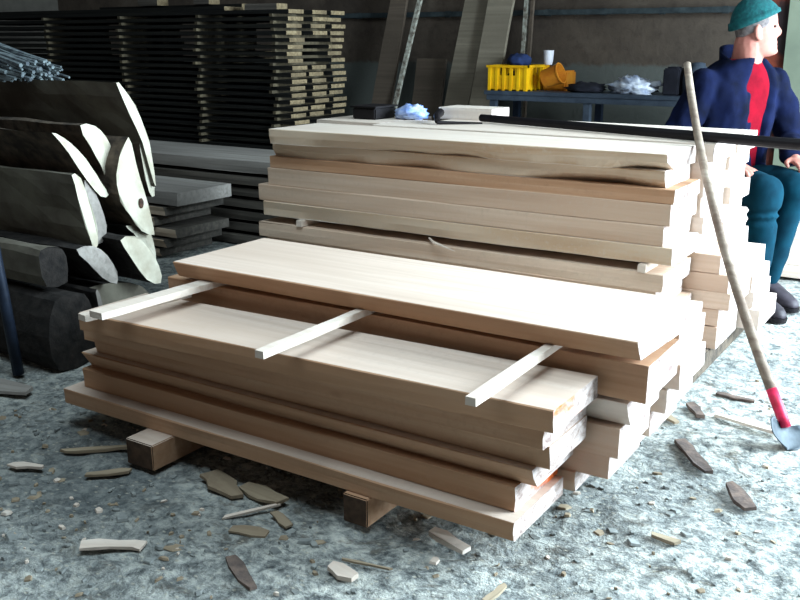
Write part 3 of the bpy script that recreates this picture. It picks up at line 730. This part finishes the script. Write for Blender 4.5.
# head
HT = [(-.125, .058, -.005, .022), (-.117, .084, -.03, .036), (-.102, .092, -.05, .048), (-.082, .089, -.062, .056), (-.05, .088, -.08, .064), (-.02, .087, -.09, .070), (.01, .085, -.095, .073),
      (.03, .092, -.098, .075), (.06, .088, -.100, .076), (.09, .068, -.088, .067), (.112, .035, -.055, .045), (.12, .01, -.02, .015)]
HR = []; n = 48
def interp(z):
    for a, b in zip(HT, HT[1:]):
        if z <= b[0]: s = (z-a[0])/(b[0]-a[0]); return [a[i]*(1-s)+b[i]*s for i in range(1, 4)]
    return HT[-1][1:]
for i in range(50):
    z = -.125+.245*i/49; xf, xb, hw = interp(z); ring = []
    for k in range(n):
        a = 2*PI*k/n; c, s_ = math.cos(a), math.sin(a)
        x = c*xf if c > 0 else -c*xb; y = s_*hw
        if c > 0:
            nz = max(0, 1-abs((z+.018)/.034)) if z < -.018 else max(0, 1-(z+.018)/.045)
            x += .030*nz**.8*math.exp(-(y/.013)**2)*(1 if z > -.038 else .3)
            x += .006*math.exp(-((z+.064)/.006)**2-(y/.02)**2)+.006*math.exp(-((z+.079)/.006)**2-(y/.018)**2)-.005*math.exp(-((z+.0715)/.003)**2-(y/.022)**2)
            x -= .011*math.exp(-((abs(y)-.032)/.014)**2-((z-.008)/.013)**2)
            x += .007*math.exp(-((z+.108)/.012)**2-(y/.02)**2)
        ring.append(body.verts.new(HEAD @ Vector((x, y, z))))
    HR.append(ring)
for a, b in zip(HR, HR[1:]):
    for k in range(n): body.faces.new((a[k], a[(k+1) % n], b[(k+1) % n], b[k]))
body.faces.new(HR[0][::-1]); body.faces.new(HR[-1])
for s_ in (-1, 1):
    R_ = (HEAD.to_3x3() @ Matrix.Rotation(s_*-.35, 3, 'Z'))
    add_ellipsoid(body, HEAD @ Vector((-.012, s_*.077, -.012)), (.019, .010, .033), 14, 10, R_)
    add_ellipsoid(body, HEAD @ Vector((-.006, s_*.072, -.038)), (.012, .008, .012), 12, 8, R_)
limb(body, [(.03, 0, 1.03), (.06, .008, 1.10), HEAD @ Vector((-.03, 0, -.06))], [.076, .070, .068])
loft(body, [(-.02, 0, .43, .10, .15, .9), (-.01, 0, .55, .11, .155, .9), (0, 0, .72, .095, .14, .85), (.01, 0, .88, .10, .155, .8), (.03, 0, 1.0, .085, .16, .8), (.045, 0, 1.06, .05, .07, .9)])
for a, b, c in ((RS, RE, RW), (LS, LE, LW)): limb(body, [a, b, c], [.052, .040, .028])
KN = {-1: (.42, -.13, .40), 1: (.41, .045, .29)}
for s_ in (-1, 1):
    kx, ky, ax_ = KN[s_]
    limb(body, [(0, s_*.09, .50), (kx, ky, .56)], [.082, .055]); limb(body, [(kx, ky, .56), ((kx+ax_)/2, ky, .32), (ax_, ky, .10)], [.054, .048, .034])
# hands: palm, four bent fingers and a thumb, laid over the knee
def hand(w, dirx, s_):
    w = Vector(w); d = Vector(dirx).normalized(); up = Vector((0, 0, 1)); sd = d.cross(up).normalized()*s_; nrm_ = sd.cross(d).normalized()
    if nrm_.z < 0: nrm_ = -nrm_
    pc = w+d*.052
    add_ellipsoid(body, pc, (.052, .041, .016), 18, 10, Matrix((d, sd, nrm_)).transposed())
    limb(body, [w-d*.01, w+d*.03], [.027, .024])
    for off, L, in ((-.030, .072), (-.010, .082), (.011, .078), (.030, .062)):
        b = w+d*.088+sd*off; fd = (d+sd*off*4).normalized()
        limb(body, [b-fd*.02, b+fd*L*.45-nrm_*.003, b+fd*L*.78-nrm_*.018, b+fd*L*.92-nrm_*.036], [.0100, .0092, .0084, .0072], 10)
    b = w+d*.03-sd*.030
    limb(body, [b, b-sd*.028+d*.022-nrm_*.004, b-sd*.036+d*.052-nrm_*.012], [.0125, .0105, .0085], 10)
hand(RW, (.95, .28, -.22), 1); hand(LW, (.95, -.22, -.22), -1)
per = fuse('person', body, .0056, M['skin'], smooth_it=1)
per.location = PO; per.rotation_euler = (0, 0, PA)
finish(per, 'seated person in a teal knit hat, open blue jacket and red shirt, looking right', 'person')
# hat: shell above a tilted hem line, with a turned-up band
bm = bmesh.new(); rings = []
def hatring(t_, grow):
    ring = []
    for k in range(48):
        a = 2*PI*k/48; c, s_ = math.cos(a), math.sin(a)
        zb = .036+.042*c*.9                       # hem: high on the forehead, low at the nape
        z = zb+(.146-zb)*t_; f = math.cos(t_*PI/2)**.42 if t_ > 0 else 1
        x = (c*.096 if c > 0 else c*.108)*f*grow-.004; y = s_*.083*f*grow
        ring.append(bm.verts.new(HEAD @ Vector((x-.016*t_, y, z))))
    return ring
prof = [(0, 1.0), (0, 1.07), (.02, 1.12), (.22, 1.13), (.25, 1.06), (.4, 1.06), (.55, 1.06), (.7, 1.06), (.82, 1.05), (.92, 1.05), (.985, 1.05)]
for t_, gw in prof: rings.append(hatring(t_, gw))
for a, b in zip(rings, rings[1:]):
    for k in range(48): bm.faces.new((a[k], a[(k+1) % 48], b[(k+1) % 48], b[k]))
bm.faces.new(rings[-1])
h_ = bm_obj('knit_hat', bm, M['hat'], per, True); h_['label'] = 'teal knit hat with a turned-up band'
bm = bmesh.new(); rr = []
for t_ in range(5):
    ring = []
    for k in range(37):
        a = math.radians(-10)+2*PI*k/36; c, s_ = math.cos(a), math.sin(a); zb = .036+.042*c*.9
        z = zb+.012-(.020+.028*(c < .35))*t_/4; xf, xb, hw = interp(z)
        x = (c*xf if c > 0 else -c*xb)*1.03; y = s_*hw*1.04
        ring.append(bm.verts.new(HEAD @ Vector((x, y, z))))
    rr.append(ring)
for a, b in zip(rr, rr[1:]):
    for k in range(36): bm.faces.new((a[k], a[k+1], b[k+1], b[k]))
h_ = bm_obj('hair', bm, M['hair'], per, True); md = h_.modifiers.new('s', 'SOLIDIFY'); md.thickness = .004; h_['label'] = 'short pale grey hair under the hat'
for s_ in (-1, 1):
    bm = bmesh.new(); add_ellipsoid(bm, HEAD @ Vector((.073, s_*.030, .008)), (.007, .011, .006), 12, 8, HEAD.to_3x3())
    bm_obj('eye', bm, M['eyewhite'], per, True)
# shirt, jacket
SH_R = [(-.02, 0, .44, .135, .175, .85), (-.01, 0, .60, .150, .175, .85), (0, 0, .76, .138, .168, .8), (.01, 0, .90, .136, .185, .75), (.02, 0, 1.0, .120, .192, .75), (.035, 0, 1.065, .105, .155, .85), (.05, 0, 1.115, .084, .096, 1)]
bm = bmesh.new(); loft(bm, [(a, b, c, d*.94, e*.9, f) for a, b, c, d, e, f in SH_R[1:]])
fuse('shirt', bm, .009, M['shirt'], per, .004)['label'] = 'red shirt showing in the open jacket'
def gap(a, z):
    a = (a+PI) % (2*PI)-PI
    w = .10+.27*max(0, min(1, (z-.66)/.42))
    return .82 if abs(a-.22) < w else 1.09
bm = bmesh.new(); loft(bm, SH_R, 72, gap)
for a, b, c in ((RS, RE, RW), (LS, LE, LW)):
    a = Vector(a); b = Vector(b); c = Vector(c)
    limb(bm, [a+Vector((0, 0, -.0)), (a+b)/2, b, (b+c)/2, b.lerp(c, .93)], [.078, .074, .066, .060, .052])
fuse('jacket', bm, .0085, M['jacket'], per, .013, 1, 10)['label'] = 'dark blue open work jacket'
# collar
bm = bmesh.new(); rows = []
for t_ in range(4):
    row = []
    for k in range(29):
        a = math.radians(62)+math.radians(236)*k/28; r_ = (.086+.006*t_/3)
        row.append(bm.verts.new((.04+r_*1.05*math.cos(a), .004+r_*1.08*math.sin(a), 1.06+(.070-.03*math.cos(a))*t_/3-.02*math.cos(a))))
    rows.append(row)
for a, b in zip(rows, rows[1:]):
    for k in range(28): bm.faces.new((a[k], a[k+1], b[k+1], b[k]))
cl = bm_obj('collar', bm, M['jacket'], per, True); md = cl.modifiers.new('s', 'SOLIDIFY'); md.thickness = .010
# trousers and boots
bm = bmesh.new(); loft(bm, [(-.03, 0, .425, .13, .17, .85), (-.02, 0, .50, .145, .18, .85), (-.01, 0, .62, .13, .165, .85)])
for s_ in (-1, 1):
    kx, ky, ax_ = KN[s_]
    limb(bm, [(0, s_*.095, .515), (kx*.52, (s_*.095+ky)/2+s_*.01, .55), (kx, ky, .555)], [.098, .090, .080])
    limb(bm, [(kx, ky, .555), (kx*.5+ax_*.5+.01, ky, .38), (ax_+.01, ky, .13)], [.080, .068, .060])
fuse('trousers', bm, .010, M['trouser'], per, .009, 8, 8)['label'] = 'teal work trousers'
for s_ in (-1, 1):
    bm = bmesh.new(); cx, cy = KN[s_][2], KN[s_][1]
    limb(bm, [(cx-.01, cy, .15), (cx-.005, cy, .06)], [.056, .052])
    loft(bm, [(cx+.065, cy, .018, .145, .050, .8), (cx+.065, cy, .035, .148, .052, .8), (cx+.06, cy, .055, .138, .050, .85), (cx+.035, cy, .08, .10, .045, .9), (cx+.01, cy, .10, .065, .045, .95)])
    b_ = fuse('boot', bm, .007, M['boot'], per, .002, 2)
    bm = bmesh.new(); loft(bm, [(cx+.065, cy, .0, .148, .052, .75), (cx+.065, cy, .02, .152, .056, .75)])
    bm_obj('sole', bm, M['blacksteel'], b_)
# the low stack the person sits on
for k in range(6):
    board('seat_board', -2.3, [-1.04, -1.06, -1.05, -1.08, -1.05, -1.06][k], 4.38, 5.0, .005+k*.0675, .005+k*.0675+.0665, 'woodpale', seed=300+k, n=10, group='boards the person sits on',
          label='pale board under the seated person, %s' % ['lowest of the low stack', 'second from floor', 'third from floor', 'fourth from floor', 'just below the seat board', 'the one sat upon'][k])

for k in range(6):
    board('thick_board', -1.0+.03*(k % 2), .35-.05*(k % 3), 5.06, 5.42, .005+k*.067, .005+k*.067+.066, 'woodpale', seed=320+k, n=10, group='boards beside the partition',
          label='pale board in the low pile behind the person by the partition, %s' % ['lowest', 'second from floor', 'third from floor', 'fourth from floor', 'second from top', 'topmost'][k])

# ---------------------------------------------------------------- scraps on the floor
def scrap(x, y, L, w, h, rz, m, lab, sd, cat='wood scrap', name='wood_scrap', tilt=0):
    """thin splintered flake with a ragged angular outline"""
    r = random.Random(sd*17); N = r.choice((2, 3, 3, 4))
    up = [(-.5+i/N, .5*(.6+.4*r.random())) for i in range(N+1)]; dn = [(.5-i/N, -.5*(.35+.65*r.random())) for i in range(N+1)]
    out = [(a+r.uniform(-.07, .07), b*((.45+.5*r.random()) if i in (0, N) else 1)) for i, (a, b) in enumerate(up)]+[(a+r.uniform(-.07, .07), b*((.45+.5*r.random()) if i in (0, N) else 1)) for i, (a, b) in enumerate(dn)]
    n = len(out); V = [(a*L, b*w, 0) for a, b in out]+[(a*L*.99, b*w*.97, h*(.75+.5*r.random())) for a, b in out]
    F = [tuple(range(n))[::-1], tuple(range(n, 2*n))]+[(i, (i+1) % n, n+(i+1) % n, n+i) for i in range(n)]
    o = link_mesh(name, V, F, m); o.location = (x, y, -.003); o.rotation_euler = (r.uniform(-.06, .06), tilt+r.uniform(-.03, .03), rz)
    return finish(o, lab, cat, 'wood scraps on the floor')
M['scrapd'] = plain('dirty_bark_scrap', srgb(112, 96, 88), srgb(74, 66, 64), 26, .95, bump=.6)
M['scrapb'] = wood('brown_scrap', srgb(158, 142, 120), srgb(124, 108, 90), srgb(182, 168, 146), knots=False)
A_ = math.radians
sc = [
 (-1.70, 1.335, .16, .052, .012, A_(32), 'woodpale', 'pale flat wood scrap on the grey floor at lower left'),
 (-1.155, 1.54, .075, .045, .02, A_(-10), 'woodpale', 'small white wood chip at the bottom of the scene, left of centre'),
 (-1.13, 1.605, .13, .010, .008, A_(10), 'scrapb', 'thin brown splinter beside the small white chip'),
 (-1.70, 1.72, .17, .09, .014, A_(-20), 'scrapb', 'brown curved bark piece under the edge of the front stack, left'),
 (-1.57, 1.74, .15, .07, .014, A_(-8), 'scrapb', 'brown bark piece right of the curved one under the front stack'),
 (-1.53, 1.655, .16, .016, .010, A_(62), 'woodpale', 'thin pale splinter crossing the bark pieces under the front stack'),
 (-1.44, 1.66, .10, .04, .010, A_(-25), 'scrapb', 'reddish brown scrap next to the thin pale splinter'),
 (-2.17, 1.70, .24, .028, .014, A_(40), 'scrapb', 'long narrow scrap on the floor left of the poking bearer'),
 (-2.03, 1.60, .12, .03, .012, A_(44), 'scrapb', 'short scrap on the floor just before the poking bearer'),
 (-2.27, 1.50, .11, .045, .012, A_(20), 'woodpale', 'pale scrap on the floor at the far left, near the log pile'),
 (-1.02, 1.80, .12, .05, .020, A_(-12), 'woodpale', 'pale chip under the right end of the front stack'),
 (-.655, 2.63, .22, .06, .016, A_(-52), 'scrapd', 'long dark bark strip on the bright floor right of the front stack'),
 (-.47, 2.44, .15, .06, .016, A_(-55), 'scrapd', 'dark bark strip near the right edge, closer than the shovel blade'),
 (-.74, 2.98, .12, .05, .018, A_(-60), 'scrapd', 'dark brown scrap on the bright floor between the stacks'),
 (-.575, 2.965, .20, .05, .016, A_(-10), 'woodpale', 'pale board scrap lying on the bright floor left of the shovel blade'),
 (-.66, 3.18, .12, .03, .012, A_(-5), 'scrapd', 'thin dark scrap by the foot of the back stack'),
 (-.57, 2.10, .07, .035, .014, A_(-10), 'scrapb', 'small brown chip on the lit floor at lower right'),
 (-.815, 1.66, .09, .02, .012, A_(85), 'scrapb', 'small upright brown splinter near the bottom centre'),
 (-.80, 2.88, .10, .04, .014, A_(-35), 'scrapb', 'small brown scrap close to the front stack sawn ends'),
 (-2.95, 1.83, .42, .16, .02, A_(12), 'slabwood', 'flat grey board piece on the dark floor before the log pile'),
 (-1.36, 1.42, .16, .045, .010, A_(-28), 'scrapd', 'dark bark crumbs strip on the floor below the front stack'),
 (-1.47, 1.57, .11, .05, .010, A_(15), 'scrapb', 'brown chip on the floor between bearers of the front stack'),
]
for k, a in enumerate(sc): scrap(a[0], a[1], a[2], a[3], a[4]*.6, a[5], M[a[6]], a[7], k+1)
# trodden chips and sawdust clumps : uncountable
bm = bmesh.new(); r4 = random.Random(8)
for k in range(4200):
    x = r4.uniform(-3.2, .1); y = r4.uniform(1.0, 3.9)
    if -2.3 < x < -.9 and 1.95 < y < 2.6 and r4.random() < .8: continue
    if (x < -2.75 and y > 1.93) or (y > 3.02 and x < -.66) or (-.60 < x < -.33 and 2.72 < y < 3.0): continue
    if any(a0-.04 < x < a1+.04 and 1.64 < y < 2.6 for a0, a1 in ((-1.298, -1.222), (-2.035, -1.925))): continue
    if any(abs(x-q_[0]) < q_[2]*.6 and abs(y-q_[1]) < q_[2]*.6 for q_ in sc): continue
    if r4.random() > (1.0 if x < -1.2 else .55): continue
    l = r4.choice((.005, .006, .008, .010, .014, .020))*r4.uniform(.7, 1.3)*(1.5 if (-2.4 < x < -1.2 and 1.4 < y < 1.8 and r4.random() < .3) else 1); w = l*r4.uniform(.35, .9); h = r4.uniform(.002, .007)
    a = r4.uniform(0, PI); R = Matrix.Rotation(a, 3, 'Z') @ Matrix.Rotation(r4.uniform(-.25, .25), 3, 'X')
    vs = []
    for dx, dy in ((-1, -.6), (.2, -1), (1, -.3), (.7, .9), (-.6, 1)):
        vs.append(Vector((dx*l*r4.uniform(.6, 1), dy*w*r4.uniform(.6, 1), 0)))
    z0 = -.012+.026*fbm(x, y)
    c = Vector((x, y, min(z0, -.001)+.001))
    lo = [bm.verts.new(R @ v+c) for v in vs]; hi = [bm.verts.new(R @ (v*.8+Vector((0, 0, h)))+c) for v in vs]
    mi = r4.choice((0, 1, 1, 2, 2, 2, 2, 2, 2))
    fs = [bm.faces.new(hi)]+[bm.faces.new((lo[i], lo[(i+1) % 5], hi[(i+1) % 5], hi[i])) for i in range(5)]
    for f in fs: f.material_index = mi
M['dustchip'] = plain('grey_dusty_chip', srgb(150, 154, 152), srgb(112, 116, 116), 20, .95)
finish(bm_obj('sawdust_and_chips', bm, [M['woodpale'], M['scrapb'], M['dustchip']]), 'trodden wood chips and sawdust crumbs strewn over the grey floor', 'wood chips', kind='stuff')
